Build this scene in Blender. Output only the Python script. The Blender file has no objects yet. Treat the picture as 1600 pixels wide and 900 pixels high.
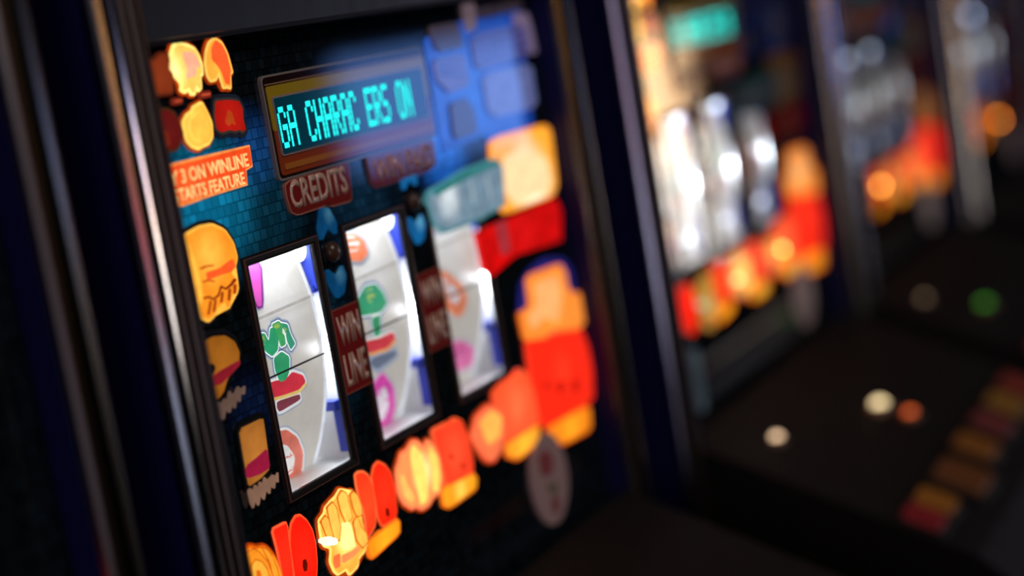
import bpy, bmesh, math, random
from mathutils import Vector, Matrix
random.seed(4)
SC = bpy.context.scene
COL = SC.collection
S = 0.55            # metres per face unit
ZC = 1.45           # camera height
F = 2846.0          # focal length in pixels of a 1600 px wide picture

# ---------------------------------------------------------------- camera
MX = Vector((0.42702392, 0.20515714, -0.88066))
MY = Vector((-0.88863185, -0.08496302, -0.45068251))
MZ = Vector((-0.16728423, 0.97503427, 0.14602793))
R3 = Matrix((MX, MY, MZ))                      # camera axes -> world
cam = bpy.data.cameras.new('camera')
cam_ob = bpy.data.objects.new('camera', cam); COL.objects.link(cam_ob)
cam_ob.matrix_world = Matrix.Translation((0, -S, ZC)) @ R3.normalized().to_4x4()
cam.sensor_width = 23.6
cam.lens = F / 1600 * 23.6
cam.clip_start = 0.02
cam.dof.use_dof = True
cam.dof.focus_distance = 1.775 * S
cam.dof.aperture_fstop = 1.42
cam.dof.aperture_blades = 0
SC.camera = cam_ob

# ---------------------------------------------------------------- world, view
w = bpy.data.worlds.new('dim_hall'); SC.world = w; w.use_nodes = True
w.node_tree.nodes['Background'].inputs[0].default_value = (0.35, 0.40, 0.60, 1)
w.node_tree.nodes['Background'].inputs[1].default_value = 0.012
SC.view_settings.view_transform = 'Standard'
SC.view_settings.look = 'None'
SC.view_settings.gamma = 1
SC.view_settings.exposure = 0
SC.view_settings.use_curve_mapping = False

def lin(c):
    return tuple(((v / 255) / 12.92 if v <= 10 else (((v / 255) + 0.055) / 1.055) ** 2.4) for v in c)

def area(name, loc, target, sx, sy, col, power):
    l = bpy.data.lights.new(name, 'AREA'); l.shape = 'RECTANGLE'; l.size = sx; l.size_y = sy
    l.color = col; l.energy = power
    o = bpy.data.objects.new(name, l); COL.objects.link(o)
    o.location = loc
    o.rotation_euler = (Vector(target) - Vector(loc)).to_track_quat('-Z', 'Y').to_euler()
    return o

# unseen lights: fill and trim ones added; blue, peach, white mirror in the glass
area('overhead_fill_light', (0.9, -1.6, 2.7), (0.95, 0, 1.3), 0.5, 0.5, (1.0, 0.9, 0.8), 9.0)  # unseen light added so the unlit plates show
area('violet_trim_light', (-1.05, -1.15, 1.18), (0.7, -0.03, 1.25), 0.40, 0.95, (0.76, 0.66, 1.0), 1.0)  # unseen light added for its violet streak on the metal trims
area('amber_trim_light', (-0.55, -1.55, 1.48), (0.7, -0.03, 1.35), 0.10, 0.22, (1.0, 0.5, 0.15), 0.7)  # added out of view to put an amber patch on the trims
area('pale_trim_light', (-0.80, -1.30, 0.95), (0.7, -0.03, 1.25), 0.12, 0.20, (0.6, 0.75, 1.0), 0.6)  # added likewise, for a pale blue patch low on the trims
area('red_trim_light', (-0.80, -1.35, 1.22), (0.7, -0.03, 1.25), 0.10, 0.12, (1.0, 0.15, 0.2), 0.3)  # added likewise, for a small red patch on the trims
area('blue_screen_light', (3.45, -1.21, 1.30), (1.05, 0.0, 1.40), 0.60, 0.23, (0.16, 0.36, 1.0), 1.7)
area('peach_sign_light', (4.29, -1.21, 1.19), (1.45, 0.0, 1.35), 0.26, 0.34, (1.0, 0.66, 0.36), 1.9)
area('white_sign_light', (4.41, -1.21, 0.92), (1.45, 0.0, 1.25), 0.28, 0.32, (1.0, 0.93, 0.85), 1.9)
area('aisle_fill_light', (-2.6, -1.4, 2.2), (1.2, 0.0, 1.2), 0.7, 0.7, (0.75, 0.8, 1.0), 6.0)  # unseen fill added to brighten the left-facing navy walls

# ---------------------------------------------------------------- geometry helpers
def P(x, y, Y=0.0):
    """picture point -> (X, Z) in face units on the plane Y of the row of machines"""
    d = R3 @ Vector((x - 800, 450 - y, -F)); t = (1 + Y) / d.y
    return (d.x * t, d.z * t)

def crop(pts, k, ox, oy):
    return [P(ox + a / k, oy + b / k) for a, b in pts]

def wpos(X, Y, Z):
    return Vector((X * S, Y * S, ZC + Z * S))

def chaikin(pts, n=1, r=.13):
    for _ in range(n):
        q = []
        for i, a in enumerate(pts):
            b = pts[(i + 1) % len(pts)]
            q.append((a[0] * (1 - r) + b[0] * r, a[1] * (1 - r) + b[1] * r))
            q.append((a[0] * r + b[0] * (1 - r), a[1] * r + b[1] * (1 - r)))
        pts = q
    return pts

def signed(pts):
    return sum(a[0] * pts[(i + 1) % len(pts)][1] - pts[(i + 1) % len(pts)][0] * a[1] for i, a in enumerate(pts)) / 2

def offset(pts, d):
    """move an outline outwards by d"""
    if signed(pts) < 0: pts = pts[::-1]
    out = []; n = len(pts)
    for i in range(n):
        a, b, c = pts[i - 1], pts[i], pts[(i + 1) % n]
        e1 = Vector((b[0] - a[0], b[1] - a[1])); e2 = Vector((c[0] - b[0], c[1] - b[1]))
        if e1.length < 1e-9 or e2.length < 1e-9: continue
        e1.normalize(); e2.normalize()
        nn = Vector((e1.y + e2.y, -e1.x - e2.x))
        if nn.length < 1e-6: nn = Vector((e1.y, -e1.x))
        nn.normalize()
        out.append((b[0] + nn.x * d, b[1] + nn.y * d))
    return out

def rect(x0, z0, x1, z1, r=0.0, n=4):
    if r <= 0: return [(x0, z0), (x1, z0), (x1, z1), (x0, z1)]
    p = []
    for cx, cz, a0 in ((x1 - r, z0 + r, -90), (x1 - r, z1 - r, 0), (x0 + r, z1 - r, 90), (x0 + r, z0 + r, 180)):
        for i in range(n + 1):
            a = math.radians(a0 + 90 * i / n); p.append((cx + r * math.cos(a), cz + r * math.sin(a)))
    return p

def ellipse(cx, cz, rx, rz, n=28, tilt=0):
    c, s = math.cos(tilt), math.sin(tilt)
    return [(cx + rx * math.cos(t) * c - rz * math.sin(t) * s, cz + rx * math.cos(t) * s + rz * math.sin(t) * c)
            for t in (2 * math.pi * i / n for i in range(n))]

class G:
    """collects geometry in face units"""
    def __init__(s): s.bm = bmesh.new()
    def prism(s, pts, y0, y1):
        """outline in the XZ plane between y0 (front) and y1 (back)"""
        if signed(pts) < 0: pts = pts[::-1]
        f = [s.bm.verts.new((a, y0, b)) for a, b in pts]
        k = [s.bm.verts.new((a, y1, b)) for a, b in pts]
        try:
            ff = s.bm.faces.new(f); bb = s.bm.faces.new(k[::-1])
            n = len(pts)
            for i in range(n): s.bm.faces.new((f[(i + 1) % n], f[i], k[i], k[(i + 1) % n]))
            bmesh.ops.triangulate(s.bm, faces=[ff, bb])
        except ValueError: pass
        return s
    def box(s, x0, x1, y0, y1, z0, z1):
        return s.prism([(x0, z0), (x1, z0), (x1, z1), (x0, z1)], y0, y1)
    def frame(s, r, wd, y0, y1):
        """mitred rectangular frame around r=(x0,z0,x1,z1), width wd outwards, sloped front"""
        x0, z0, x1, z1 = r
        i = [(x0, z0), (x1, z0), (x1, z1), (x0, z1)]
        o = [(x0 - wd, z0 - wd), (x1 + wd, z0 - wd), (x1 + wd, z1 + wd), (x0 - wd, z1 + wd)]
        V = s.bm.verts.new
        a = [V((p[0], y0 + .001, p[1])) for p in i]; b = [V((p[0], y0, p[1])) for p in offset(i, wd * .35)]
        c = [V((p[0], y0, p[1])) for p in offset(i, wd)]; d = [V((p[0], y1, p[1])) for p in o]; e = [V((p[0], y1, p[1])) for p in i]
        for L, M_ in ((e, a), (a, b), (b, c), (c, d), (d, e)):
            for k in range(4):
                s.bm.faces.new((L[k], L[(k + 1) % 4], M_[(k + 1) % 4], M_[k]))
        return s
    def profile(s, pts, z0, z1):
        """outline in the XY plane drawn up from z0 to z1"""
        lo = [s.bm.verts.new((a, b, z0)) for a, b in pts]; hi = [s.bm.verts.new((a, b, z1)) for a, b in pts]
        n = len(pts)
        s.bm.faces.new(lo[::-1]); s.bm.faces.new(hi)
        for i in range(n): s.bm.faces.new((lo[i], lo[(i + 1) % n], hi[(i + 1) % n], hi[i]))
        return s
    def drum(s, cx0, cx1, cy, cz, r, n=72, t=.004):
        V = s.bm.verts.new; rings = []
        for x, rr in ((cx0, r - t), (cx0, r), (cx1, r), (cx1, r - t)):
            rings.append([V((x, cy - rr * math.cos(2 * math.pi * i / n), cz + rr * math.sin(2 * math.pi * i / n))) for i in range(n)])
        for q in range(4):
            A, B = rings[q], rings[(q + 1) % 4]
            for i in range(n): s.bm.faces.new((A[i], A[(i + 1) % n], B[(i + 1) % n], B[i]))
        return s
    def disc(s, cx, cy, cz, rx, ry, rz, seg=16, rings=8):
        m = Matrix.Translation((cx, cy, cz)) @ Matrix.Diagonal((rx, ry, rz, 1))
        bmesh.ops.create_uvsphere(s.bm, u_segments=seg, v_segments=rings, radius=1, matrix=m)
        return s

WORLD0 = {}
def link(name, g, mat, parent=None, smooth=False, origin=None, off=0.0):
    """write the collected geometry out as one object with its origin at its own middle"""
    bm = g.bm
    for v in bm.verts: v.co = Vector(((v.co.x + off) * S, v.co.y * S, ZC + v.co.z * S))
    bmesh.ops.recalc_face_normals(bm, faces=bm.faces)
    if origin is None:
        xs = [v.co for v in bm.verts]
        c = Vector([(min(v[i] for v in xs) + max(v[i] for v in xs)) / 2 for i in range(3)])
    else: c = wpos(origin[0] + off, origin[1], origin[2])
    for v in bm.verts: v.co -= c
    me = bpy.data.meshes.new(name); bm.to_mesh(me); bm.free()
    if smooth:
        for p in me.polygons: p.use_smooth = True
    me.materials.append(mat)
    o = bpy.data.objects.new(name, me); COL.objects.link(o)
    o.location = c - (WORLD0[parent.name] if parent else Vector((0, 0, 0)))
    if parent: o.parent = parent
    WORLD0[o.name] = c
    return o

def empty(name, c, label, cat, group=None):
    o = bpy.data.objects.new(name, None); COL.objects.link(o); o.location = c
    o.empty_display_size = .05
    o['label'] = label; o['category'] = cat
    if group: o['group'] = group
    WORLD0[o.name] = Vector(c)
    return o

# ---------------------------------------------------------------- materials
def new_mat(name):
    m = bpy.data.materials.new(name); m.use_nodes = True
    return m, m.node_tree, m.node_tree.nodes['Principled BSDF']

_mc = {}
def paint(col, rough=.25, metal=0.0, spec=.5):
    k = ('p', col, rough, metal, spec)
    if k in _mc: return _mc[k]
    m, nt, b = new_mat('paint')
    b.inputs['Base Color'].default_value = (*lin(col), 1); b.inputs['Roughness'].default_value = rough
    b.inputs['Metallic'].default_value = metal; b.inputs['Specular IOR Level'].default_value = spec
    n = nt.nodes.new('ShaderNodeTexNoise'); n.inputs['Scale'].default_value = 35
    mp = nt.nodes.new('ShaderNodeMapRange'); mp.inputs[3].default_value = rough * .8; mp.inputs[4].default_value = min(1, rough * 1.25)
    nt.links.new(n.outputs[0], mp.inputs[0]); nt.links.new(mp.outputs[0], b.inputs['Roughness'])
    _mc[k] = m; return m

def lit(col, e=1.0, hot=None, hr=.03, hs=1.0, at=(0, 0, 0), rough=.05, spotty=.25):
    """translucent printed plastic with a bulb behind it, brightest in front of the bulb"""
    k = ('l', col, round(e, 3), hot, hr, hs, at, rough, spotty)
    if k in _mc: return _mc[k]
    m, nt, b = new_mat('backlit_print')
    L = nt.links.new; N = nt.nodes.new
    b.inputs['Base Color'].default_value = (*[v * .25 for v in lin(col)], 1); b.inputs['Roughness'].default_value = rough
    tc = N('ShaderNodeTexCoord')
    no = N('ShaderNodeTexNoise'); no.inputs['Scale'].default_value = 120; no.inputs['Detail'].default_value = 3
    L(tc.outputs['Object'], no.inputs['Vector'])
    mr = N('ShaderNodeMapRange'); mr.inputs[1].default_value = .3; mr.inputs[2].default_value = .7
    mr.inputs[3].default_value = e * (1 - spotty); mr.inputs[4].default_value = e * (1 + spotty)
    L(no.outputs[0], mr.inputs[0])
    if hot:
        sub = N('ShaderNodeVectorMath'); sub.operation = 'SUBTRACT'; sub.inputs[1].default_value = at
        ln = N('ShaderNodeVectorMath'); ln.operation = 'LENGTH'
        L(tc.outputs['Object'], sub.inputs[0]); L(sub.outputs[0], ln.inputs[0])
        r = N('ShaderNodeMapRange'); r.interpolation_type = 'SMOOTHSTEP'
        r.inputs[1].default_value = 0; r.inputs[2].default_value = hr; r.inputs[3].default_value = 1; r.inputs[4].default_value = 0
        L(ln.outputs['Value'], r.inputs[0])
        mx = N('ShaderNodeMix'); mx.data_type = 'RGBA'
        mx.inputs[6].default_value = (*lin(col), 1); mx.inputs[7].default_value = (*[v * hs for v in lin(hot)], 1)
        L(r.outputs[0], mx.inputs[0]); L(mx.outputs[2], b.inputs['Emission Color'])
    else: b.inputs['Emission Color'].default_value = (*lin(col), 1)
    L(mr.outputs[0], b.inputs['Emission Strength'])
    _mc[k] = m; return m

def chrome(col, rough, name='brushed_metal'):
    k = ('c', col, rough)
    if k in _mc: return _mc[k]
    m, nt, b = new_mat(name)
    b.inputs['Base Color'].default_value = (*lin(col), 1); b.inputs['Metallic'].default_value = 1
    n = nt.nodes.new('ShaderNodeTexNoise'); n.inputs['Scale'].default_value = 1.0; n.inputs['Detail'].default_value = 4
    mp = nt.nodes.new('ShaderNodeMapping'); mp.inputs['Scale'].default_value = (260, 260, 4)
    tc = nt.nodes.new('ShaderNodeTexCoord')
    nt.links.new(tc.outputs['Object'], mp.inputs[0]); nt.links.new(mp.outputs[0], n.inputs['Vector'])
    r = nt.nodes.new('ShaderNodeMapRange'); r.inputs[3].default_value = rough * .7; r.inputs[4].default_value = rough * 1.4
    nt.links.new(n.outputs[0], r.inputs[0]); nt.links.new(r.outputs[0], b.inputs['Roughness'])
    _mc[k] = m; return m

def glow(name, col, e):
    m, nt, b = new_mat(name)
    b.inputs['Base Color'].default_value = (.05, .05, .05, 1)
    b.inputs['Emission Color'].default_value = (*lin(col), 1); b.inputs['Emission Strength'].default_value = e
    return m

def pane_mat():
    m = bpy.data.materials.new('clear_glass'); m.use_nodes = True; nt = m.node_tree
    nt.nodes.remove(nt.nodes['Principled BSDF'])
    t = nt.nodes.new('ShaderNodeBsdfTransparent'); g = nt.nodes.new('ShaderNodeBsdfGlossy'); g.inputs['Roughness'].default_value = .02
    f = nt.nodes.new('ShaderNodeFresnel'); f.inputs[0].default_value = 1.45
    x = nt.nodes.new('ShaderNodeMixShader'); o = nt.nodes['Material Output']
    ge = nt.nodes.new('ShaderNodeNewGeometry'); mu = nt.nodes.new('ShaderNodeMath'); mu.operation = 'MULTIPLY'
    iv = nt.nodes.new('ShaderNodeMath'); iv.operation = 'SUBTRACT'; iv.inputs[0].default_value = 1
    nt.links.new(ge.outputs['Backfacing'], iv.inputs[1]); nt.links.new(f.outputs[0], mu.inputs[0]); nt.links.new(iv.outputs[0], mu.inputs[1])
    nt.links.new(mu.outputs[0], x.inputs[0]); nt.links.new(t.outputs[0], x.inputs[1]); nt.links.new(g.outputs[0], x.inputs[2])
    nt.links.new(x.outputs[0], o.inputs[0]); return m

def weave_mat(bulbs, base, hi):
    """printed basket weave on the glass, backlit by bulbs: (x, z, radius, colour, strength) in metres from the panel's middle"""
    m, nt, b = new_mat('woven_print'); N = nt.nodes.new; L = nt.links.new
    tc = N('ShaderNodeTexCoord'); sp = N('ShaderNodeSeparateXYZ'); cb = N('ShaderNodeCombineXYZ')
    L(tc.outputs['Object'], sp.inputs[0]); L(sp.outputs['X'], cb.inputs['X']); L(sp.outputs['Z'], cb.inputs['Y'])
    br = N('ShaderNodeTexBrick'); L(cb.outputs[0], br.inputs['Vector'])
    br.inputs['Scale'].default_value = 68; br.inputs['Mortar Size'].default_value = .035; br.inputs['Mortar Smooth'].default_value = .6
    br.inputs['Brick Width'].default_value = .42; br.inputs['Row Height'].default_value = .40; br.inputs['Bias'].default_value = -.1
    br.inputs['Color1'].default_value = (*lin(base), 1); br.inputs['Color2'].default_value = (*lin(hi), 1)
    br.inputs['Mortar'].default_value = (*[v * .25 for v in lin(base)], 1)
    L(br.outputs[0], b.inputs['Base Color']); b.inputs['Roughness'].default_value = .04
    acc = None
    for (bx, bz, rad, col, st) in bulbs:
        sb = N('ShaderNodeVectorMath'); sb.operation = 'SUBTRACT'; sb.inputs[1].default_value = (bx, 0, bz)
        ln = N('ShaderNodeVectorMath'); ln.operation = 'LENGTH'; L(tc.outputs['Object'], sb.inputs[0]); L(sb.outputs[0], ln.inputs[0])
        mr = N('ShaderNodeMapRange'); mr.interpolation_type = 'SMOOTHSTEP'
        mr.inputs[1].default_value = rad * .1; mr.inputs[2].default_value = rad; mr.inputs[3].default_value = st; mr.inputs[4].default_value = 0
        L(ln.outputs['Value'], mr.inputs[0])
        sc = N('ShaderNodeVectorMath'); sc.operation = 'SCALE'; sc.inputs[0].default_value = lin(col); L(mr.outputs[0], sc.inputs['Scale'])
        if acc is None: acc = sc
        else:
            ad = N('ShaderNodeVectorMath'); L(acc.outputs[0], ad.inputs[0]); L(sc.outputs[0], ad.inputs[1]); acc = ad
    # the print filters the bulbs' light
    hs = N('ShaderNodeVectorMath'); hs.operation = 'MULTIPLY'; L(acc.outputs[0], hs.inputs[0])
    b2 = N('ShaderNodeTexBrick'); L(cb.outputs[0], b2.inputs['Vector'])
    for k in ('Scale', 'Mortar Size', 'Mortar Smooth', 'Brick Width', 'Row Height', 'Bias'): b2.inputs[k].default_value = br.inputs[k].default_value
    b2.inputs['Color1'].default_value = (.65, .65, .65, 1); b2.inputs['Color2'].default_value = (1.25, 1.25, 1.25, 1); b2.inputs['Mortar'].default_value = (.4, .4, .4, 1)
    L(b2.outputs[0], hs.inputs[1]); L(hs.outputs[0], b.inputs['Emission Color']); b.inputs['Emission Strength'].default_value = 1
    return m

BLACK = paint((22, 22, 24), .45)
HEADER = paint((28, 20, 15), .6, spec=.15)
NAVY = paint((24, 27, 84), .5, spec=.2)
CHROME = chrome((200, 196, 200), .16)
BRONZE = chrome((92, 82, 70), .3)
DARKFRAME = paint((26, 18, 15), .5, spec=.15)
WHITEP = paint((236, 236, 236), .3)
PANE = pane_mat()
DOTS = glow('display_glow', (0, 232, 228), 1.7)
BULB = glow('reel_bulb', (240, 248, 255), 4.0)
BULB_DIM = glow('reel_bulb', (205, 220, 235), 3.4)
BULB_LAST = glow('reel_bulb', (205, 222, 245), 12.0)
BULB_FAR = glow('reel_bulb', (225, 238, 255), 5.0)

# ---------------------------------------------------------------- lettering
def text_geo(body, x0, z0, x1, z1, y, skew=0.0, bold=.02, slope=0.0, depth=.0005):
    c = bpy.data.curves.new('lettering', 'FONT'); c.body = body; c.offset = bold; c.resolution_u = 3
    c.space_line = .82
    o = bpy.data.objects.new('lettering', c); COL.objects.link(o)
    me = bpy.data.meshes.new_from_object(o.evaluated_get(bpy.context.evaluated_depsgraph_get()))
    bpy.data.objects.remove(o); bpy.data.curves.remove(c)
    g = G(); g.bm.from_mesh(me); bpy.data.meshes.remove(me)
    xs = [v.co.x for v in g.bm.verts]; ys = [v.co.y for v in g.bm.verts]
    ax, bx, ay, by = min(xs), max(xs), min(ys), max(ys)
    for v in g.bm.verts:
        u = (v.co.x - ax) / (bx - ax); t = (v.co.y - ay) / (by - ay)
        v.co = Vector((x0 + u * (x1 - x0) + skew * t, y, z0 + t * (z1 - z0) + slope * u))
    r = bmesh.ops.extrude_face_region(g.bm, geom=g.bm.faces[:])
    for v in [e for e in r['geom'] if isinstance(e, bmesh.types.BMVert)]: v.co.y += depth
    return g

FONT57 = {
 'A': '01110 10001 10001 11111 10001 10001 10001', 'C': '01110 10001 10000 10000 10000 10001 01110',
 'H': '10001 10001 10001 11111 10001 10001 10001', 'R': '11110 10001 10001 11110 10100 10010 10001',
 'E': '11111 10000 10000 11110 10000 10000 11111', 'S': '01111 10000 10000 01110 00001 00001 11110',
 'O': '01110 10001 10001 10001 10001 10001 01110', 'N': '10001 11001 10101 10101 10011 10001 10001',
 'G': '01110 10001 10000 10111 10001 10001 01110', ' ': '00000 00000 00000 00000 00000 00000 00000'}
def dot_text(s, x0, x1, z0, z1, y):
    g = G(); n = len(s) * 6 - 1; dx = (x1 - x0) / n; dz = (z1 - z0) / 7
    for i, ch in enumerate(s):
        for r, row in enumerate(FONT57[ch].split()):
            for c, b in enumerate(row):
                if b == '1':
                    X = x0 + (i * 6 + c) * dx; Z = z1 - (r + 1) * dz
                    g.box(X + dx * .0, X + dx * .98, y, y + .0006, Z + dz * .04, Z + dz * .96)
    return g

# ---------------------------------------------------------------- outlines of the printed artwork (face units)
A7 = lambda p: crop(p, 4.5, 200, 50)
A4 = lambda p: crop(p, 3, 240, 320)
A6 = lambda p: crop(p, 3, 290, 500)
AB = lambda p: crop(p, 4.5, 360, 700)
A8 = lambda p: crop(p, 3, 480, 600)
AR = lambda p: crop(p, 1.8, 700, 360)
AU = lambda p: crop(p, 4.092, 640, 0)
A5 = lambda p: crop(p, 3, 480, 300)
A2 = lambda p: crop(p, 3, 390, 480)

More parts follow.
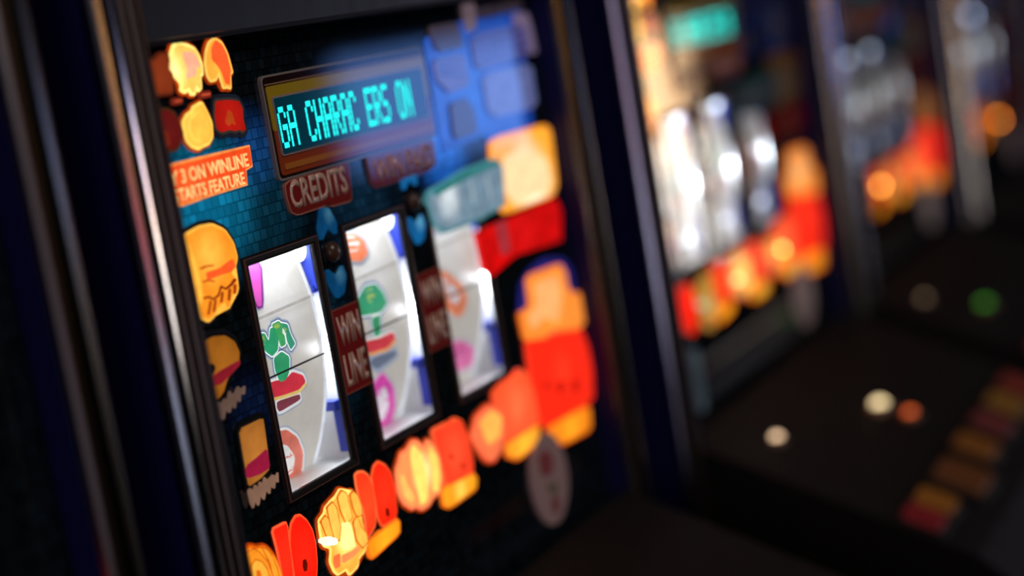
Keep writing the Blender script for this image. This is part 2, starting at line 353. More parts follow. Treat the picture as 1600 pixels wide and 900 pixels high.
# name, outline, (lit colour), rim colour, hot colour, default on, inner shapes[(name, outline, colour)], smoothing
LAMPS = {
 'tuft': ('flame_lamp', A7([(330,80),(400,95),(450,120),(480,170),(500,230),(507,300),(490,312),(497,395),(478,420),(465,385),(450,442),(425,440),(410,400),(385,428),(352,412),(362,370),(330,330),(300,310),(262,272),(262,210),(285,150),(300,100)]),
   (255,186,84), (255,236,130), [('flame_streak', A7([(355,140),(430,145),(472,210),(485,262),(448,240),(455,305),(420,325),(385,335),(392,260),(368,200)]), (246,160,128))]),
 'tuft2': ('flame_lamp', A7([(590,45),(640,75),(680,150),(705,240),(717,285),(700,300),(706,400),(680,392),(655,397),(640,350),(620,292),(600,340),(565,350),(540,310),(525,230),(530,150),(550,80)]),
   (250,150,50), (255,205,96), [('flame_streak', A7([(590,62),(635,95),(670,170),(695,270),(690,375),(662,368),(632,285),(600,235),(565,200),(560,120)]), (255,96,44))]),
 'dim1': ('flame_lamp', A7([(60,180),(160,200),(210,150),(260,150),(290,230),(300,330),(300,440),(200,450),(120,430),(90,260)]), (122,44,18), (96,36,20), []),
 'dash1': ('small_bar_lamp', A7([(302,474),(360,467),(364,500),(306,510)]), (176,66,40), (120,40,26), []),
 'dash2': ('small_bar_lamp', A7([(490,428),(560,420),(564,455),(495,467)]), (176,66,40), (120,40,26), []),
 'egg': ('oval_lamp', A7([(500,495),(540,570),(570,640),(577,740),(550,790),(520,795),(500,812),(480,825),(430,808),(395,765),(378,700),(368,640),(390,590),(430,560),(440,530)]),
   (255,178,58), (255,214,96), [('oval_shade', A7([(480,560),(520,610),(545,680),(540,740),(490,770),(440,750),(415,690),(420,620)]), (255,190,72))]),
 'ragged': ('ragged_lamp', A7([(590,480),(680,470),(760,480),(790,540),(790,610),(812,690),(790,715),(760,695),(740,712),(700,700),(640,720),(600,690),(585,600)]),
   (165,20,12), (52,48,44), [('ragged_mark', A7([(680,550),(705,570),(730,660),(705,640),(685,665),(660,640)]), (190,70,24))]),
 'dim2': ('ragged_lamp', A7([(160,560),(250,540),(310,570),(340,640),(370,720),(330,830),(240,850),(200,760),(170,650)]), (92,18,16), (82,46,24), [('ragged_mark', A7([(210,690),(250,700),(270,800),(235,830)]), (150,46,26))]),
 'orb': ('round_lamp', A4([(135,142),(200,104),(260,92),(322,120),(362,180),(380,250),(370,292),(350,322),(372,345),(385,388),(378,415),(352,432),(345,480),(328,490),(318,455),(292,482),(272,522),(245,548),(213,530),(203,480),(213,430),(208,380),(222,350),(195,300),(170,240),(150,190)]),
   (255,150,36), (255,186,70), [('red_band', A4([(228,318),(290,300),(352,252),(368,290),(345,318),(300,330),(235,356)]), (248,92,36)),
     ('scrawl_line', A4([(215,435),(240,428),(262,440),(285,420),(296,378),(318,392),(342,372),(360,345),(372,352),(350,380),(322,402),(300,390),(288,432),(262,450),(240,438),(218,446)]), (130,44,14)), ('dark_stroke', A4([(196,300),(222,286),(262,282),(264,289),(228,294),(204,307)]), (170,70,16)), ('dark_stroke', A4([(208,360),(232,352),(268,358),(266,365),(234,360),(212,368)]), (170,70,16)),
     ('dark_stroke', A4([(246,452),(252,450),(240,520),(234,518)]), (150,56,14)), ('dark_stroke', A4([(268,448),(274,446),(266,505),(260,505)]), (150,56,14)), ('dark_stroke', A4([(300,410),(306,410),(300,462),(294,462)]), (150,56,14)), ('dark_stroke', A4([(334,396),(340,396),(336,452),(330,450)]), (150,56,14)), ('dark_stroke', A4([(358,376),(363,376),(362,420),(357,420)]), (150,56,14))]),
 'orb2': ('round_lamp', A6([(60,104),(110,72),(170,66),(217,95),(242,150),(240,195),(212,235),(182,290),(168,340),(140,380),(105,390),(92,310),(98,250),(72,200)]),
   (166,98,26), (12,12,14), [('red_band', A6([(105,268),(150,235),(237,188),(236,212),(200,252),(150,302),(108,312)]), (158,34,48)),
     ('pupil_mark', A6([(78,215),(110,205),(122,225),(112,255),(92,262)]), (26,20,20)),
     ('scrawl', A6([(105,402),(130,400),(136,383),(150,395),(165,368),(178,380),(188,332),(200,352),(212,345),(228,310),(240,327),(262,308),(258,352),(241,342),(238,388),(222,368),(215,418),(200,396),(190,438),(172,420),(160,472),(148,450),(135,490),(125,465),(108,450)]), (118,92,80))]),
 'card': ('card_lamp', A6([(232,508),(350,450),(362,520),(385,700),(340,750),(280,790),(260,680)]),
   (176,108,42), (20,18,18), [('red_band', A6([(266,684),(320,642),(364,602),(378,694),(330,725),(272,745)]), (168,30,66)),
     ('scrawl', A6([(275,802),(285,788),(300,802),(308,772),(325,787),(331,757),(345,772),(352,735),(365,752),(380,738),(392,724),(402,737),(416,712),(418,764),(405,752),(400,793),(382,778),(378,818),(360,797),(352,846),(335,820),(325,874),(310,846),(300,886),(288,860)]), (150,112,92))]),
 'rings': ('ringed_lamp', AB([(50,760),(88,707),(130,690),(168,700),(215,690),(250,710),(290,760),(325,830),(350,910),(345,980),(250,1040),(130,1040),(70,960)]),
   (255,146,30), (224,96,14), [('ring_line', AB([(75,800),(95,735),(135,712),(180,740),(230,800),(270,900),(280,1000),(180,1020),(100,960)]), (255,150,34)), ('ring_line', AB([(195,705),(225,712),(262,760),(300,850),(318,960),(300,1010),(285,900),(250,800)]), (255,160,44)), ('ring_line', AB([(120,830),(145,790),(185,800),(225,850),(245,930),(240,985),(190,1000),(150,960),(128,900)]), (255,180,60)), ('ring_eye', AB([(150,860),(175,860),(195,920),(180,950),(155,920)]), (232,104,20))]),
 'one': ('numeral_one_lamp', AB([(272,572),(370,520),(384,556),(392,640),(412,780),(432,1010),(370,1040),(345,900),(318,740)]), (255,34,14), (255,90,50), []),
 'zero': ('numeral_zero_lamp', AB([(400,600),(410,530),(440,478),(472,470),(520,510),(560,580),(582,680),(592,800),(588,900),(565,980),(520,1010),(470,1000),(435,930),(412,780),(400,690)]),
   (255,26,10), (255,80,40), [('numeral_hole', AB([(485,790),(503,780),(515,815),(512,862),(495,870),(484,835)]), (96,14,6))]),
 'coins': ('coin_heap_lamp', AB([(605,510),(640,465),(650,420),(690,372),(722,342),(752,290),(788,308),(806,335),(832,300),(868,330),(892,400),(902,470),(870,505),(890,550),(930,590),(945,650),(930,722),(885,772),(880,830),(820,895),(800,852),(740,892),(712,870),(682,800),(692,705),(640,690),(622,640),(610,570)]),
   (250,176,64), (255,220,110), [('petal', AB([(612,520),(640,480),(665,505),(690,580),(692,640),(650,620)]), (250,180,70)), ('petal', AB([(655,420),(690,385),(718,425),(745,560),(740,650),(705,640),(670,510)]), (252,190,80)),
     ('petal', AB([(727,352),(755,303),(785,320),(812,420),(828,490),(790,540),(748,440)]), (252,196,84)), ('petal', AB([(815,335),(835,308),(865,337),(890,410),(896,470),(862,482),(835,420)]), (248,180,70)),
     ('petal', AB([(835,525),(862,482),(888,560),(925,600),(935,660),(900,700),(860,650)]), (250,184,76)), ('red_slice', AB([(700,760),(740,740),(740,830),(712,850),(700,810)]), (240,110,60)), ('red_slice', AB([(755,755),(840,715),(870,690),(880,715),(830,770),(758,815)]), (246,140,80)), ('hot_spot', AB([(760,530),(800,520),(820,560),(815,640),(850,690),(800,720),(750,690),(765,600)]), (255,240,150)),
     ('hot_spot', AB([(600,640),(660,620),(720,640),(715,680),(650,690),(600,665)]), (255,250,225))]),
 'two': ('numeral_two_lamp', AB([(858,190),(880,168),(915,165),(950,190),(982,260),(1002,400),(1004,540),(965,612),(945,640),(932,560),(935,480),(905,405),(885,340),(868,270)]), (255,58,24), (255,110,60), []),
 'zero2': ('numeral_zero_lamp', AB([(975,200),(990,130),(1020,95),(1070,120),(1112,180),(1140,300),(1152,440),(1142,500),(1050,555),(1022,500),(1002,380),(985,290)]),
   (255,38,14), (255,90,44), [('numeral_hole', AB([(1068,420),(1085,425),(1095,465),(1085,490),(1070,470)]), (96,14,6))]),
 'box20': ('yellow_bar_lamp', AB([(945,660),(1150,497),(1174,520),(1175,600),(985,780),(962,760)]), (255,146,22), (255,116,24), []),
 'nana': ('banana_bunch_lamp', A8([(403,410),(428,325),(455,308),(480,266),(508,268),(532,300),(552,260),(585,290),(610,350),(622,450),(610,510),(580,532),(560,570),(530,590),(500,577),(480,587),(440,560),(413,510)]),
   (255,150,84), (255,120,80), [('banana', A8([(480,285),(520,330),(545,440),(550,540),(520,570),(500,480),(478,400),(470,330)]), (255,226,110)), ('banana', A8([(560,290),(595,350),(608,440),(598,505),(575,500),(575,400),(556,340)]), (255,214,100)),
     ('banana', A8([(430,420),(450,470),(485,530),(480,560),(445,530),(425,470)]), (255,190,96))]),
 'fifteen': ('numeral_fifteen_lamp', A8([(575,218),(640,185),(655,205),(680,160),(715,175),(745,260),(765,350),(767,420),(640,482),(625,400),(600,320)]),
   (255,66,36), (255,96,50), [('numeral_hole', A8([(655,325),(668,335),(668,358),(655,350)]), (150,26,10)), ('numeral_hole', A8([(708,370),(722,380),(722,400),(708,392)]), (150,26,10))]),
 'box15': ('yellow_bar_lamp', A8([(620,492),(765,418),(784,440),(782,490),(660,582),(630,572)]), (255,166,34), (255,120,24), []),
 'melon': ('round_fruit_lamp', AR([(58,580),(70,525),(108,490),(148,508),(156,560),(143,620),(125,648),(105,650),(80,622)]), (255,120,74), (255,90,60), [('pale_crescent', AR([(80,540),(115,505),(142,525),(138,580),(110,600),(92,575)]), (255,186,84))]),
 'thirty': ('numeral_thirty_lamp', AR([(120,460),(145,430),(178,416),(192,390),(216,402),(240,470),(249,545),(160,600),(150,540),(127,495)]), (255,92,50), (255,80,40), []),
 'box30': ('yellow_bar_lamp', AR([(158,600),(248,543),(252,590),(192,646),(160,636)]), (255,160,40), (255,110,30), []),
 'jackbody': ('tall_red_lamp', AR([(213,310),(300,290),(368,278),(388,330),(400,400),(402,480),(260,560),(240,480),(225,400)]), (255,44,22), (255,60,30),
    [('numeral_hole', AR([(262,430),(275,424),(275,446),(264,450)]), (190,22,10)), ('numeral_hole', AR([(300,425),(316,420),(318,455),(302,462)]), (190,22,10)), ('numeral_hole', AR([(340,425),(356,415),(358,450),(342,458)]), (190,22,10))]),
 'jacktop': ('crown_lamp', AR([(212,130),(310,95),(325,120),(332,175),(372,178),(382,250),(365,277),(300,284),(282,268),(270,310),(212,312),(195,232),(222,218)]), (255,146,54), (255,116,34), [('crown_core', AR([(235,150),(300,125),(312,200),(300,260),(270,240),(230,280),(215,240),(240,215)]), (255,180,110))]),
 'jackbase': ('yellow_bar_lamp', AR([(268,556),(392,490),(396,560),(312,606)]), (255,140,26), (255,100,20), []),
 'square': ('square_lamp', [P(*q) for q in ((762,226),(772,216),(848,196),(857,204),(867,290),(860,306),(786,334),(776,322))], (255,166,50), (255,150,40), [('pale_figure', [P(*q) for q in ((780,246),(822,232),(850,250),(858,290),(800,322),(785,300))], (255,214,160))]),
}
SMALL_OFF = ('dim1', 'dim2')

BANNER = [P(*q) for q in ((251,260),(297,248),(386,227),(391,261),(381,267),(383,290),(324,308),(282,323),(268,320),(258,294))]
# windows of the reels and the drums behind them
WINS = [(1.417 + .182 * i, -.415, 1.534 + .182 * i, -.190) for i in range(3)]
DR, DCZ = .267, -.2816
DCY = .010 + DR
GX0, GX1, GZ0, GZ1 = 1.270, 2.135, -.80, .030

def on_drum(pts, lift, off, steps=3):
    """printed patch: outline on the face plane carried back along the sight line onto the drum and bent round it"""
    g = G(); bm = g.bm
    if signed(pts) < 0: pts = pts[::-1]
    vs = [bm.verts.new((a, 0, b)) for a, b in pts]
    f = bm.faces.new(vs); bmesh.ops.triangulate(bm, faces=[f])
    for _ in range(2):
        bmesh.ops.subdivide_edges(bm, edges=[e for e in bm.edges if e.calc_length() > .012], cuts=1)
    bmesh.ops.triangulate(bm, faces=bm.faces[:])
    r = DR + lift
    for v in bm.verts:
        X, Z = v.co.x, v.co.z
        # ray from the lens (0,-1,0) through (X,0,Z)
        a = 1 + Z * Z; b = -2 * (1 + DCY) - 2 * Z * DCZ; c = (1 + DCY) ** 2 + DCZ ** 2 - r * r
        d = b * b - 4 * a * c
        t = (-b - math.sqrt(max(d, 0))) / (2 * a)
        v.co = Vector((X * t, t - 1, Z * t))
    return g

WC = ((255,255,255))
REELART = [
 [('purple_spike', A4([(425,296),(500,275),(508,470),(490,478),(460,412)]), (224,84,190), (150,50,150)),
  ('green_letter', crop([(105,640),(150,632),(180,690),(188,600),(215,590),(250,650),(245,750),(205,797),(160,765),(115,690)], 4.5, 380, 380), (34,168,112), None),
  ('green_letter', crop([(198,572),(250,545),(282,580),(268,620),(292,650),(300,712),(265,732),(240,650)], 4.5, 380, 380), (60,176,96), None),
  ('green_letter', crop([(262,560),(312,570),(332,640),(367,705),(335,752),(308,690),(298,620),(280,600)], 4.5, 380, 380), (40,160,120), None),
  ('yellow_leaf', crop([(120,660),(145,650),(158,690),(150,720),(132,700)], 4.5, 380, 380), (150,190,80), None), ('yellow_leaf', crop([(212,580),(245,560),(262,585),(240,600),(220,598)], 4.5, 380, 380), (160,196,84), None), ('yellow_leaf', crop([(286,590),(306,600),(308,640),(292,625)], 4.5, 380, 380), (150,196,96), None),
  ('green_letter', A2([(112,240),(150,207),(187,232),(187,300),(172,342),(142,352),(120,300)]), (44,166,110), None),
  ('red_shoe', A2([(92,355),(130,342),(170,342),(200,302),(250,318),(264,350),(232,388),(160,412),(98,430)]), (222,50,70), (255,255,255)),
  ('yellow_sole', A2([(98,428),(160,411),(231,387),(263,352),(269,362),(236,402),(160,427),(101,443)]), (240,206,120), None),
  ('shoe_bracket', A2([(128,442),(235,406),(240,432),(140,492),(128,472)]), (136,62,76), (255,255,255)),
  ('salmon_ring', A2([(128,582),(175,574),(225,610),(252,680),(247,760),(216,822),(182,852),(150,700)]), (226,116,96), (255,255,255)),
  ('ring_centre', A2([(138,640),(178,648),(213,700),(205,770),(178,792),(150,720)]), (240,238,236), (110,130,140))],
 [('orange_ring', A5([(160,202),(220,190),(270,230),(286,290),(255,326),(202,322),(180,260)]), (238,128,84), (190,196,206)),
  ('ring_centre', A5([(168,212),(218,204),(246,240),(236,276),(198,282)]), (244,226,226), (214,90,90)),
  ('green_letter', A5([(236,502),(270,442),(320,430),(356,470),(376,522),(350,562),(310,572),(252,582)]), (40,166,116), None),
  ('yellow_leaf', A5([(270,470),(300,446),(320,480),(300,520),(280,510)]), (170,200,100), None),
  ('green_letter', A5([(300,592),(342,572),(346,668),(316,682)]), (50,160,110), None),
  ('red_shoe', A5([(268,702),(342,684),(400,655),(416,682),(380,730),(285,758)]), (222,64,76), (255,250,240)),
  ('yellow_sole', A5([(285,756),(380,728),(416,684),(418,700),(384,744),(290,772)]), (240,170,110), None),
  ('shoe_bracket', A5([(300,782),(412,740),(422,762),(332,832),(300,812)]), (112,122,146), None),
  ('pink_ring', crop([(128,662),(165,615),(205,670),(212,740),(192,820),(160,852),(140,760)], 2.43, 530, 330), (222,76,176), (240,160,210)),
  ('ring_centre', crop([(142,692),(174,660),(190,720),(176,790),(156,800)], 2.43, 530, 330), (238,228,238), None)],
 [('grey_patch', A4([(0,0)]), (0,0,0), None)] and
 [('orange_ring', crop([(118,482),(180,500),(250,560),(272,622),(252,690),(220,706),(182,672),(150,600)], 3, 640, 260), (232,132,92), (236,206,180)),
  ('ring_centre', crop([(146,520),(190,540),(240,600),(222,650),(182,622)], 3, 640, 260), (214,214,222), None),
  ('red_cap', crop([(85,250),(140,240),(165,270),(150,300),(95,300)], 3, 640, 260), (236,120,100), None),
  ('pink_ring', crop([(186,832),(240,818),(300,850),(296,930),(220,960)], 3, 640, 260), (226,108,168), (240,190,210))],
]

def build_machine(n, off, on, label, reel_e=1.0, display=True, full=True, spots=()):
    """one slot machine; off moves it along the row, on maps lamp keys to brightness"""
    root = empty('slot_machine', wpos(1.7 + off, .3, -ZC / S), label, 'slot machine', 'slot machines side by side in the row')
    Lk = lambda name, g, m, parent=root, **k: link(name, g, m, parent, off=off, **k)
    fl = -ZC / S
    # cabinet shell: side walls, back, top box, base
    Lk('cabinet_body', G().box(1.235, 2.160, .32, 1.0, fl + .02, .62).box(1.235, 2.160, -.02, .32, fl + .02, -.80)
       .box(1.235, 2.160, -.03, .32, GZ1, .62), BLACK)
    Lk('side_panel', G().box(1.224, 1.262, -.030, 1.0, fl + .02, .60), NAVY)
    Lk('side_panel', G().box(2.137, 2.172, -.030, 1.0, fl + .02, .60), NAVY)
    # rounded metal edge trims
    def half(x0, x1, yf, yb, k=10):
        cx, r = (x0 + x1) / 2, (x1 - x0) / 2
        return [(x0, yb)] + [(cx - r * math.cos(math.pi * i / k), yf - (.016 * math.sin(math.pi * i / k))) for i in range(k + 1)] + [(x1, yb)]
    Lk('chrome_trim', G().profile(half(1.214, 1.243, -.032, -.029), fl + .3, .60), CHROME, smooth=False)
    Lk('bronze_trim', G().profile(half(1.245, 1.256, -.030, -.0285), fl + .3, .60).profile(half(1.257, 1.268, -.030, -.0285), fl + .3, .60), BRONZE)
    Lk('chrome_bead', G().profile(half(1.269, 1.275, -.030, -.0), fl + .3, .60), CHROME)
    Lk('chrome_trim', G().profile(half(2.135, 2.178, -.030, -.029), fl + .3, .60), chrome((112, 104, 94), .24))
    Lk('header_panel', G().box(1.276, 2.134, -.010, -.002, GZ1 + .004, .58), HEADER)
    Lk('header_rail', G().box(1.276, 2.134, -.014, -.002, GZ1 - .004, GZ1 + .004), DARKFRAME)
    # printed glass with three openings
    xs = [GX0] + [v for q in WINS for v in (q[0], q[2])] + [GX1]
    g = G()
    g.box(GX0, GX1, 0, .002, WINS[0][3], GZ1); g.box(GX0, GX1, 0, .002, GZ0, WINS[0][1])
    for i in range(0, len(xs), 2): g.box(xs[i], xs[i + 1], 0, .002, WINS[0][1], WINS[0][3])
    cx, cz = (GX0 + GX1) / 2, (GZ0 + GZ1) / 2
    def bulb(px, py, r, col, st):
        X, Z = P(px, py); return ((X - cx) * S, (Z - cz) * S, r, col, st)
    def haze_glow(X, Z, r, col, st): return ((X - cx) * S, (Z - cz) * S, r, col, st)
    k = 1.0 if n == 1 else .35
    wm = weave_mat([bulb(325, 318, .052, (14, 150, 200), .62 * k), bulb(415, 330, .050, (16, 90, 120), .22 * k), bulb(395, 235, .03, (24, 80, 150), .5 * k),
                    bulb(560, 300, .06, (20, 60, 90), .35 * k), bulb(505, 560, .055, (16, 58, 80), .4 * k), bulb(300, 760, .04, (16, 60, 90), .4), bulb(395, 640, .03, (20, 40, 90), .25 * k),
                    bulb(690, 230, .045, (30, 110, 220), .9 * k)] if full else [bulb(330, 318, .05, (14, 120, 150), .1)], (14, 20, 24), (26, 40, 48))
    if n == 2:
        wm = weave_mat([haze_glow(1.35, -.07, .05, (255, 190, 130), .6), haze_glow(1.36, -.17, .06, (255, 205, 150), 1.0), haze_glow(1.38, -.27, .055, (255, 235, 215), 1.2), haze_glow(1.40, -.36, .04, (235, 240, 250), .8), haze_glow(1.52, -.13, .07, (170, 84, 30), .4)], (14, 20, 24), (26, 40, 48))  # peach glow put into the print for the haze reflected there
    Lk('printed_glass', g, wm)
    if not full:
        for key, e in on.items(): add_lamp(key, e, root, -1.115)
        console(root, off, n); return root
    # reels, windows
    for i, q in enumerate(WINS):
        x0, z0, x1, z1 = q
        wf = Lk('window_frame', G().frame(q, .009, -.0035, 0), DARKFRAME)
        Lk('frame_line', G().frame((x0 - .0062, z0 - .0062, x1 + .0062, z1 + .0062), .0011, -.0042, -.003), paint((110, 70, 56), .3), wf)
        Lk('window_pane', G().box(x0, x1, .0006, .0016, z0, z1), PANE)
        Lk('win_line', G().box(x0, x1, -.0008, .0006, -.3008, -.2992), paint((20, 20, 24), .4))
        Lk('reel_bay', G().box(x0 - .034, x0 - .028, .012, .30, z0 - .05, z1 + .05).box(x1 + .022, x1 + .028, .012, .30, z0 - .05, z1 + .05)
           .box(x0 - .034, x1 + .028, .30, .31, z0 - .05, z1 + .05).box(x0 - .034, x1 + .028, .008, .30, z0 - .055, z0 - .003).box(x0 - .034, x1 + .028, .008, .30, z1 + .04, z1 + .05), WHITEP)
        HB = paint((50, 70, 190), .3)
        Lk('lamp_holder', G().box(x1 + .0135, x1 + .022, .012, .030, z1 - .048, z1 + .03).box(x1 + .010, x1 + .022, .014, .03, z1 - .052, z1 - .044), HB)
        Lk('lamp_holder', G().box(x1 + .0165, x1 + .022, .010, .022, z0 + .004, z0 + .050).box(x1 + .006, x1 + .018, .012, .03, z0 + .050, z0 + .060), HB)
        BB = (None, BULB, BULB_FAR, BULB_DIM, BULB_LAST)[n]
        Lk('reel_lamp', G().disc(x1 + .0085, .022, z1 - .004, .0085, .008, .014), BB, smooth=True)
        if n > 1: Lk('reel_lamp', G().disc(x1 + .0125, .016, -.285, .006, .008, .012), BB, smooth=True)
        if n > 1: Lk('reel_lamp', G().disc(x1 + .004, .032, -.385, .004, .006, .009), BB, smooth=True)
        band = (232, 226, 216)
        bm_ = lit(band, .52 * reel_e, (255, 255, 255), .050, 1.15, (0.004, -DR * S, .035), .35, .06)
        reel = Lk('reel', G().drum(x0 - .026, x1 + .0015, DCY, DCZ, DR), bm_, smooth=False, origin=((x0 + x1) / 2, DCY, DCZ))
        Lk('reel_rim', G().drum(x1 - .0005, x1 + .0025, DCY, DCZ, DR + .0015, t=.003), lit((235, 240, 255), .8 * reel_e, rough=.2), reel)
        Lk('band_seam', on_drum([(x0 - .004, -.2405), (x1 - .012, -.2385), (x1 - .012, -.2415), (x0 - .004, -.2435)], .0008, off), lit((206, 200, 192), .52 * reel_e, rough=.35), reel)  # seam, with its soft shading put into a darker strip
        for (nm, pts, c, oc) in REELART[i]:
            pts = chaikin(pts, 1)
            if nm not in ('ring_centre', 'yellow_leaf', 'yellow_sole'): Lk(nm + '_shade', on_drum(offset(pts, .0045), .0005, off), lit((176, 186, 208), .62 * reel_e, rough=.35, spotty=.05), reel)
            if oc: Lk(nm + '_outline', on_drum(offset(pts, .0028), .0010, off), lit(oc, .62 * reel_e, rough=.35, spotty=.05), reel)
            elif nm == 'green_letter': Lk(nm + '_outline', on_drum(offset(pts, .0028), .0008, off), lit((70, 110, 150), .7 * reel_e, rough=.35), reel)
            elif False: pass
            if nm == 'green_letter': Lk(nm + '_keyline', on_drum(offset(pts, .0016), .0014, off), lit((250, 252, 255), .8 * reel_e, rough=.35, spotty=.05), reel)
            Lk(nm, on_drum(pts, .0020, off), lit(c, .72 * reel_e, rough=.35, spotty=.2), reel)
        for sx, sz in ((x0 + .03, z1 + .028),):
            pass
        l = area('reel_tube_light', wpos((x0 + x1) / 2 + off, .006, z1 + .018), wpos((x0 + x1) / 2 + off, .05, z1 - .10), .055, .006, (.86, .92, 1.0), (.08 if n < 3 else .02) * reel_e)
        l2 = bpy.data.lights.new('reel_bulb_light', 'POINT'); l2.energy = (.16 if n < 3 else .04) * reel_e; l2.shadow_soft_size = .004; l2.color = (.85, .92, 1)
        o2 = bpy.data.objects.new('reel_bulb_light', l2); COL.objects.link(o2); o2.location = wpos(x1 + .012 + off, .012, -.30)
    # plates between the windows
    for i in (0, 1):
        x0, x1 = WINS[i][2] + .008, WINS[i + 1][0] - .002
        pl = Lk('win_line_plate', G().prism(rect(x0, -.350, x1, -.262, .003), -.0035, 0), paint((150, 40, 40), .05))
        Lk('plate_edge', G().frame((x0 + .001, -.349, x1 - .001, -.263), .0012, -.0042, -.003), paint((190, 110, 90), .05), pl)
        Lk('lettering', text_geo('WIN', x0 + .006, -.301, x1 - .005, -.270, -.0037, bold=.028), paint((232, 190, 165), .05), pl)
        Lk('lettering', text_geo('LINE', x0 + .006, -.343, x1 - .005, -.310, -.0037, bold=.028), paint((232, 190, 165), .05), pl)
    for i, (cxx, czz) in enumerate(((1.5665, -.205), (1.7485, -.183))):
        e = (.35, .9)[i] * (1 if n == 1 else .1)
        b0 = Lk('fixing_bolt', G().disc(cxx, -.002, czz, .011, .008, .011, 14, 8), paint((84, 58, 44), .25), smooth=True)
        for dz in (.028, -.028):
            sgn = 1 if dz > 0 else -1
            Lk('blue_petal', G().prism(chaikin([(cxx - .016, czz + dz * .5), (cxx - .018, czz + dz), (cxx - .006, czz + dz * 1.7), (cxx + .008, czz + dz * 1.6), (cxx + .018, czz + dz), (cxx + .014, czz + dz * .55), (cxx, czz + dz * .9)], 1), -.003, 0), lit((24, 110, 176), e * .7, (120, 210, 255), .008, .8, (0.003, 0, .004)), b0)
    # display with its painted bezel
    LX0, LZ0, LX1, LZ1 = 1.493, -.121, 1.825, -.017
    bz = Lk('display_bezel', G().prism(rect(LX0, LZ0, LX1, LZ1, .006), -.004, 0), paint((150, 140, 135), .05))
    Lk('dark_border', G().prism(rect(LX0 + .0025, LZ0 + .0025, LX1 - .0025, LZ1 - .002, .005), -.0046, -.003), paint((40, 22, 16), .05), bz)
    Lk('thin_stripe', G().box(LX0 + .004, LX1 - .004, -.005, -.004, LZ1 - .0098, LZ1 - .0085), paint((170, 130, 100), .05), bz)
    Lk('red_brown_band', G().prism(rect(LX0 + .005, LZ0 + .005, LX1 - .005, LZ1 - .045, .004), -.0052, -.004), paint((172, 72, 34), .05), bz)
    Lk('yellow_band', G().prism(rect(LX0 + .004, LZ1 - .055, LX1 - .004, LZ1 - .011, .003), -.0058, -.004), paint((190, 160, 40), .05), bz)
    Lk('orange_stripe', G().box(LX0 + .012, LX1 - .006, -.0064, -.005, LZ0 + .010, LZ0 + .016), paint((200, 120, 50), .05), bz)
    Lk('screen_surround', G().prism(rect(1.503, -.0975, 1.812, -.0385, .003), -.0066, -.005), paint((170, 150, 150), .05), bz)
    scr = Lk('display_screen', G().prism(rect(1.505, -.0955, 1.810, -.0405, .002), -.0072, -.006), lit((0, 52, 64), .55, (0, 80, 92), .05, 1, spotty=.1, rough=.08), bz)
    if display:
        Lk('display_text', dot_text('GA CHARAC ERS ON', 1.498 + .008, 1.776, -.0905, -.0495, -.0074), DOTS if n == 1 else glow('display_glow', (0, 232, 214), 1.9), bz)
    # name plates
    cp = chaikin(crop([(185,750),(205,728),(462,640),(482,645),(497,815),(480,826),(405,846),(385,840),(245,888),(215,875),(192,800)], 3, 380, 40), 1)
    pl = Lk('credits_plate', G().prism(offset(cp, .0012), -.003, 0), paint((205, 130, 110), .05))
    Lk('plate_face', G().prism(offset(cp, -.0008), -.0038, -.002), paint((146, 42, 38), .05), pl)
    a = P(446, 318); b = P(543, 288); c = P(536, 258)
    Lk('lettering', text_geo('CREDITS', 1.5075, -.1515, 1.6165, -.1225, -.0040, bold=.028), paint((240, 196, 174), .05), pl)
    wp = chaikin(crop([(560,602),(700,560),(885,530),(893,668),(612,762),(590,745)], 3, 380, 40), 1)
    pl = Lk('win_paid_plate', G().prism(offset(wp, .0012), -.003, 0), paint((150, 90, 84), .05))
    Lk('plate_face', G().prism(offset(wp, -.0008), -.0038, -.002), paint((146, 42, 38), .05), pl)
    X0, Zm = P(578, 262); X1, _ = P(672, 235)
    Lk('lettering', text_geo('WIN PAID', 1.676, -.151, 1.809, -.125, -.0040, bold=.028), paint((226, 160, 146), .05), pl)
    # feature banner at the top left
    be = on.get('banner', 1.0)
    bn = Lk('feature_banner', G().prism(BANNER, -.003, 0), lit((255, 150, 70), .95 * be))
    Lk('banner_face', G().prism(offset(BANNER, -.0025), -.0038, -.002), lit((250, 78, 30), .95 * be, (255, 96, 40), .03, 1.0, (-.02, 0, -.005)), bn)
    a = P(258, 292); b = P(386, 258)
    Lk('lettering', text_geo('ANY 3 ON WINLINE', 1.300, -.0985, 1.4475, -.0855, -.0040, bold=.02), lit((255, 208, 130), 1.0 * be), bn)
    Lk('lettering', text_geo('STARTS FEATURE', 1.3240, -.1140, 1.4360, -.1020, -.0040, bold=.02), lit((255, 208, 130), 1.0 * be), bn)
    # lamps
    for key in LAMPS: add_lamp(key, on.get(key, on.get('*', 0.0)), root, off)
    # glass reflections built as glowing plates: pale bar, red strip, cards on the right
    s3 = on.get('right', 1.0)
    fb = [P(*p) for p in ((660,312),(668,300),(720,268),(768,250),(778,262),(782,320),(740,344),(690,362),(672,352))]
    fp = Lk('reflected_bar', G().prism(offset(fb, .002), -.006, 0), lit((90, 160, 170), .6 * s3))
    Lk('reflected_bar_face', G().prism(offset(fb, -.002), -.0068, -.005), lit((128, 156, 176), .75 * s3, (235, 245, 250), .022, 1.1, (-.028, 0, .004)), fp)
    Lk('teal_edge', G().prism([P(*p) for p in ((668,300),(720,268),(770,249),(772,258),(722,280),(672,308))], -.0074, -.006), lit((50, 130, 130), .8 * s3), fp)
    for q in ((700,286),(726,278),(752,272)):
        X, Z = P(*q); Lk('reflected_bar_streak', G().box(X - .0015, X + .0015, -.0074, -.006, Z - .032, Z - .003), lit((190, 206, 214), .7 * s3), fp)
    rb = [P(*p) for p in ((738,364),(800,338),(863,310),(872,330),(872,376),(800,400),(772,404),(764,432),(752,424))]
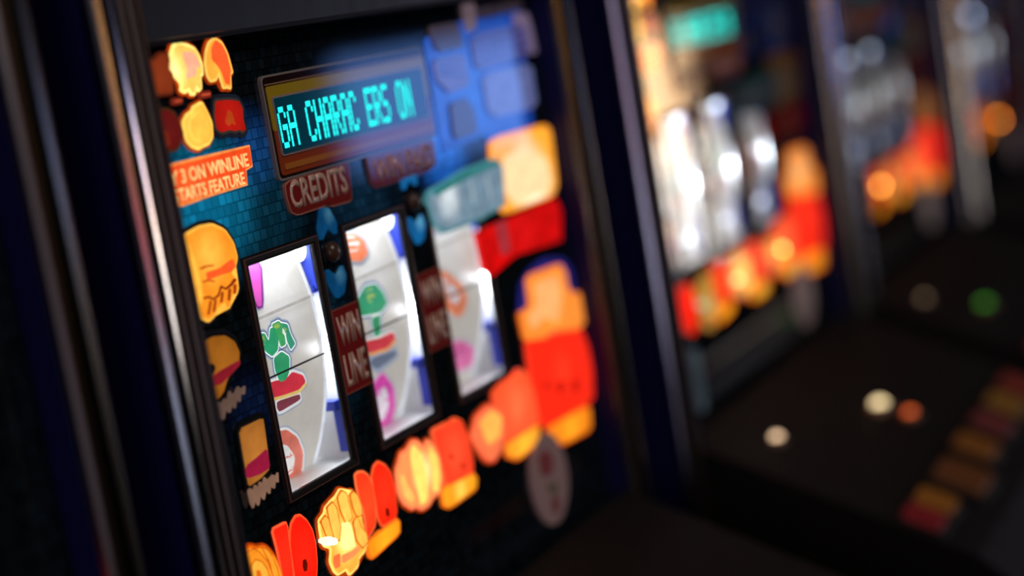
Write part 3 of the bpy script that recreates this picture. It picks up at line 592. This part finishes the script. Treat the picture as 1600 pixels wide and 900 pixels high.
    rp = Lk('red_reflection', G().prism(rb, -.005, 0), lit((222, 14, 14), .8 * s3, (235, 20, 20), .03, 1))
    Lk('red_reflection_fold', G().prism([P(*p) for p in ((768,352),(784,344),(792,392),(778,400))], -.0058, -.004), lit((200, 60, 70), .6 * s3), rp)
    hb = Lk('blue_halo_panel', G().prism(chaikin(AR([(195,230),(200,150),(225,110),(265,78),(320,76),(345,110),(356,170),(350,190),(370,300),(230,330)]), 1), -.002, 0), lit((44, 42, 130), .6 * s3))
    blue = Lk('blue_reflection', G().prism([P(*q) for q in ((660,62),(712,36),(808,6),(832,196),(760,222),(755,212),(690,238))], -.0015, 0), lit((34, 90, 210), .45 * s3, (50, 120, 240), .05, 1, (-.02, 0, -.01)))  # blue reflection in the glass, built as a glowing sheet
    reflected_patches = [([(100,172),(290,140),(330,310),(160,340)], (72, 58, 64)), ([(130,385),(330,340),(370,550),(240,600),(160,520)], (96, 90, 140)),
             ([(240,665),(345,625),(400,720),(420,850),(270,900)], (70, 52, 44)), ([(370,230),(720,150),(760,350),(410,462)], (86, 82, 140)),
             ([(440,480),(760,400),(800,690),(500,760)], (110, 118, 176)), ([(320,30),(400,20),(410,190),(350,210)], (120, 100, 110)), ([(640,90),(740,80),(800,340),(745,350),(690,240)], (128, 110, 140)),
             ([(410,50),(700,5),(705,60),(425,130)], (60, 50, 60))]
    for c_, (pp, cc) in enumerate(reflected_patches):
        ip = Lk('reflected_card', G().prism(chaikin(AU(pp), 1), -.004, -.001), lit(cc, .62 * s3))
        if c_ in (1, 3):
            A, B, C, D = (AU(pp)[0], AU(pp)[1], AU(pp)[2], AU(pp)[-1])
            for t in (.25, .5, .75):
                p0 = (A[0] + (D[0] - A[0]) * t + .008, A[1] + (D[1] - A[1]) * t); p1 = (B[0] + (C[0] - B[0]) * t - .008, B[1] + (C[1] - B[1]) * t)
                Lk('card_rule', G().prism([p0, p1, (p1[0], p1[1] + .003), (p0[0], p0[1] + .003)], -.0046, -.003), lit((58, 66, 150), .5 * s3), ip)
    # oval badge low on the right
    X, Z = P(855, 748)
    ov = Lk('oval_badge', G().prism(ellipse(X, Z, .052, .058, 30), -.004, 0), paint((196, 160, 158), .35))
    Lk('red_mark', G().prism(chaikin([(X - .024, Z + .034), (X + .0, Z + .040), (X + .018, Z + .020), (X + .006, Z + .004), (X - .020, Z + .008)], 1), -.0048, -.003), paint((170, 70, 76), .35), ov)
    Lk('green_mark', G().prism(chaikin([(X - .012, Z - .004), (X + .014, Z - .008), (X + .012, Z - .024), (X - .004, Z - .018)], 1), -.0048, -.003), paint((130, 120, 90), .35), ov)
    Lk('red_mark', G().prism(chaikin([(X - .008, Z - .024), (X + .016, Z - .028), (X + .008, Z - .046), (X - .006, Z - .042)], 1), -.0048, -.003), paint((160, 80, 80), .35), ov)
    for (px_, py_, r_, c_, e_) in spots:
        X, Z = P(px_, py_); 
        sp_ = G().disc(X - off, -.008, Z, r_, .003, r_, 12, 6)
        Lk('pilot_bulb', sp_, glow('pilot_bulb', c_, e_), smooth=True)
    console(root, off, n)
    return root

HOT = {'square': ((255, 244, 210), .040, (.004, 0, -.012)), 'tuft': ((255, 240, 150), .014, (-.012, 0, 0)), 'egg': ((255, 200, 90), .014, (-.002, 0, 0)), 'coins': ((255, 226, 120), .016, (0, 0, -.004)),
       'nana': ((255, 236, 150), .016, (.004, 0, 0)), 'melon': ((255, 190, 80), .012, (0, 0, .002)), 'box15': ((255, 200, 80), .012, (0, 0, 0)), 'orb': ((255, 176, 66), .02, (-.004, 0, .008))}
HALO = ('tuft', 'tuft2', 'egg', 'coins', 'nana', 'rings', 'melon')  # lamps whose leaking light is built as a glowing rim
DARKB = ('orb', 'orb2', 'card', 'one', 'zero', 'two', 'zero2', 'ragged')
def add_lamp(key, e, root, off):
    nm, pts, c, rim, inner = LAMPS[key]
    pts = chaikin(pts, 1)
    unlit = e <= 0
    if unlit: mk = lambda col, hot=None: paint(tuple(int(v * .55) for v in col), .06)
    else:
        def mk(col, hot=None):
            return lit(col, e, hot, .03 if hot else .03, 1.0, spotty=.16)
    if key in HALO and not unlit:
        link('glow_border', G().prism(offset(chaikin(pts, 1), .0034), -.0020, 0), lit((176, 58, 8), e * .8, spotty=.4), root, off=off)
    if key in DARKB:
        link('dark_border', G().prism(offset(chaikin(pts, 1), .0050), -.0020, 0), paint((10, 9, 9), .3, spec=.2), root, off=off)
    base = link(nm, G().prism(offset(pts, .0012), -.0030, 0), mk(rim), root, off=off)
    hc, hr, at = HOT.get(key, (tuple(min(255, int(v * 1.08 + 6)) for v in c), .022, (0, 0, 0)))
    fm = mk(c) if unlit else lit(c, e, hc, hr, 1.25, at, spotty=.12)
    fc = link('lamp_face', G().prism(offset(pts, -.0014), -.0038, -.002), fm, base, off=off)
    for q, (n2, p2, c2) in enumerate(inner):
        if n2 in ('petal', 'ring_line'):
            link(n2 + '_edge', G().prism(offset(p2, .0014), -.0045 - q * .0002, -.003), mk((206, 96, 22)), base, off=off)
        link(n2, G().prism(chaikin(p2, 1), -.0046 - q * .0002, -.003), mk(c2), base, off=off)

BUTTONS = [(1.300, -.345, .032, .030), (1.372, -.345, .032, .030), (1.505, -.355, .052, .042), (1.65, -.345, .04, .034), (1.78, -.345, .04, .034), (1.90, -.345, .04, .034), (2.02, -.345, .04, .034)]
def console(root, off, n):
    """sloping shelf below the glass, with its row of buttons"""
    x0, x1 = 1.262, 2.137
    g = G(); bm = g.bm
    prof = [(-.02, -.638), (-.42, -.818), (-.47, -.86), (-.47, -1.05), (-.30, -1.25), (-.02, -1.25)]
    a = [bm.verts.new((x0, y, z)) for y, z in prof]; b = [bm.verts.new((x1, y, z)) for y, z in prof]
    bm.faces.new(a); bm.faces.new(b[::-1])
    for i in range(len(prof)): bm.faces.new((a[i], b[i], b[(i + 1) % len(prof)], a[(i + 1) % len(prof)]))
    cp_ = link('reflected_streak', G().prism(rect(1.372, -.625, 1.396, -.530, .006), -.012, 0), paint((120, 160, 180), .3), root, off=off)  # pale plate standing in for a blue reflected streak, its slot added
    link('streak_slot', G().box(1.382, 1.386, -.0126, -.011, -.605, -.56), paint((12, 12, 12), .5), cp_, off=off)
    for (kx, ky, kr, kc, ke) in ((1.395, -.115, .009, (255, 214, 170), 2.6), (1.684, -.192, .013, (255, 226, 170), 2.6), (1.70, -.235, .010, (255, 110, 50), 1.6)) if n == 2 else ((1.38, -.111, .008, (170, 140, 110), 1.6), (1.475, -.205, .012, (60, 150, 40), 1.6)) if n == 3 else ():
        kz = -.638 + .45 * (ky + .02)
        ks = link('button_collar', G().disc(kx, ky, kz, kr * 1.9, kr * 1.9, kr * .9), chrome((150, 120, 100), .3), root, off=off, smooth=True)
        link('pilot_light', G().disc(kx, ky, kz + kr * .5, kr, kr, kr * .9), glow('pilot_glow', kc, ke), ks, off=off, smooth=True)
    cs = link('console', g, paint((20, 19, 17), .65, spec=.15), root, off=off)
    cols = [(150, 40, 46), (170, 104, 40), (120, 70, 40), (150, 90, 40), (130, 60, 60), (160, 110, 50), (150, 60, 50)]
    for i, (X, Y, bw, bd) in enumerate(BUTTONS):
        def slab(w_, d_, h0, h1):
            gg = G(); V = gg.bm.verts.new; q = []
            for h in (h0, h1):
                q.append([V((X + sx * w_, Y + sy * d_, -.638 + .45 * (Y + sy * d_ + .02) + h)) for sx, sy in ((-1, -1), (1, -1), (1, 1), (-1, 1))])
            gg.bm.faces.new(q[0][::-1]); gg.bm.faces.new(q[1])
            for k in range(4): gg.bm.faces.new((q[0][k], q[0][(k + 1) % 4], q[1][(k + 1) % 4], q[1][k]))
            return gg
        bt = link('button_bezel', slab(bw, bd, -.002, .008), paint((40, 38, 36), .5), root, off=off)
        link('button_cap', slab(bw * .82, bd * .8, .006, .016), lit(cols[i % 7], .17, rough=.3), bt, off=off)

build_machine(0, -1.035, {'jackbody': .5, 'jackbase': .8}, 'dark slot machine cut off at the left, only its right edge trim showing', full=False)
on1 = {'tuft': 1.3, 'tuft2': 1.0, 'egg': 1.1, 'ragged': .8, 'dim1': .8, 'dim2': .7, 'dash1': .8, 'dash2': .8, 'orb': 1.0, 'orb2': .62, 'card': .7, 'rings': 1.0, 'one': 1, 'zero': 1,
       'coins': 1.15, 'two': 1, 'zero2': 1, 'box20': 1, 'nana': 1.1, 'fifteen': 1, 'box15': 1, 'melon': 1, 'thirty': 1, 'box30': 1, 'jackbody': 1, 'jacktop': 1, 'jackbase': 1, 'square': 1.15}
build_machine(1, 0, on1, 'nearest slot machine in focus, three lit reels under a teal display reading CHARAC ERS ON')
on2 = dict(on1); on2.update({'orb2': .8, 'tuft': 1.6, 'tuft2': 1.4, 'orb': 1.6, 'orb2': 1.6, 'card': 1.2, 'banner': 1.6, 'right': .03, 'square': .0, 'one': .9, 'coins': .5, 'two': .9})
build_machine(2, 1.10, on2, 'second slot machine, blurred, with glowing teal display and peach lit left side', reel_e=.5, spots=[(1216, 390, .005, (255, 170, 80), 16), (1146, 437, .004, (255, 130, 90), 14)])
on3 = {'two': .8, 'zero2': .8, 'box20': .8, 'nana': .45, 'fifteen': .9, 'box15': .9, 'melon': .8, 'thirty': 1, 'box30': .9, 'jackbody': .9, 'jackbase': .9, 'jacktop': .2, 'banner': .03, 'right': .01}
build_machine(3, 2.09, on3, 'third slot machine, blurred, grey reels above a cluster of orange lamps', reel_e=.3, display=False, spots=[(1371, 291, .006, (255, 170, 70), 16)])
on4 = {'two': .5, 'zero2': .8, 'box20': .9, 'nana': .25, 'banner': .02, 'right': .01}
build_machine(4, 3.12, on4, 'farthest slot machine at the right edge, pale discs above one orange lamp', reel_e=.35, display=False, spots=[(1556, 187, .007, (255, 140, 40), 16)])

# ---------------------------------------------------------------- the hall
fz, cz_ = -ZC / S, 1.75 / S
def struct(name, g, mat):
    o = link(name, g, mat); o['kind'] = 'structure'
X0_, X1_, Y0_, Y1_ = -7.0, 12.0, -7.0, 1.25
struct('floor', G().box(X0_, X1_, Y0_, Y1_, fz - .1, fz), paint((40, 16, 18), .9))
struct('ceiling', G().box(X0_, X1_, Y0_, Y1_, cz_, cz_ + .1), paint((24, 22, 24), .9))
struct('wall_back', G().box(X0_, X1_, Y1_, Y1_ + .1, fz, cz_), paint((30, 26, 32), .8))
struct('wall_front', G().box(X0_, X1_, Y0_ - .1, Y0_, fz, cz_), paint((30, 26, 32), .8))
struct('wall_left', G().box(X0_ - .1, X0_, Y0_, Y1_, fz, cz_), paint((30, 26, 32), .8))
struct('wall_right', G().box(X1_, X1_ + .1, Y0_, Y1_, fz, cz_), paint((30, 26, 32), .8))
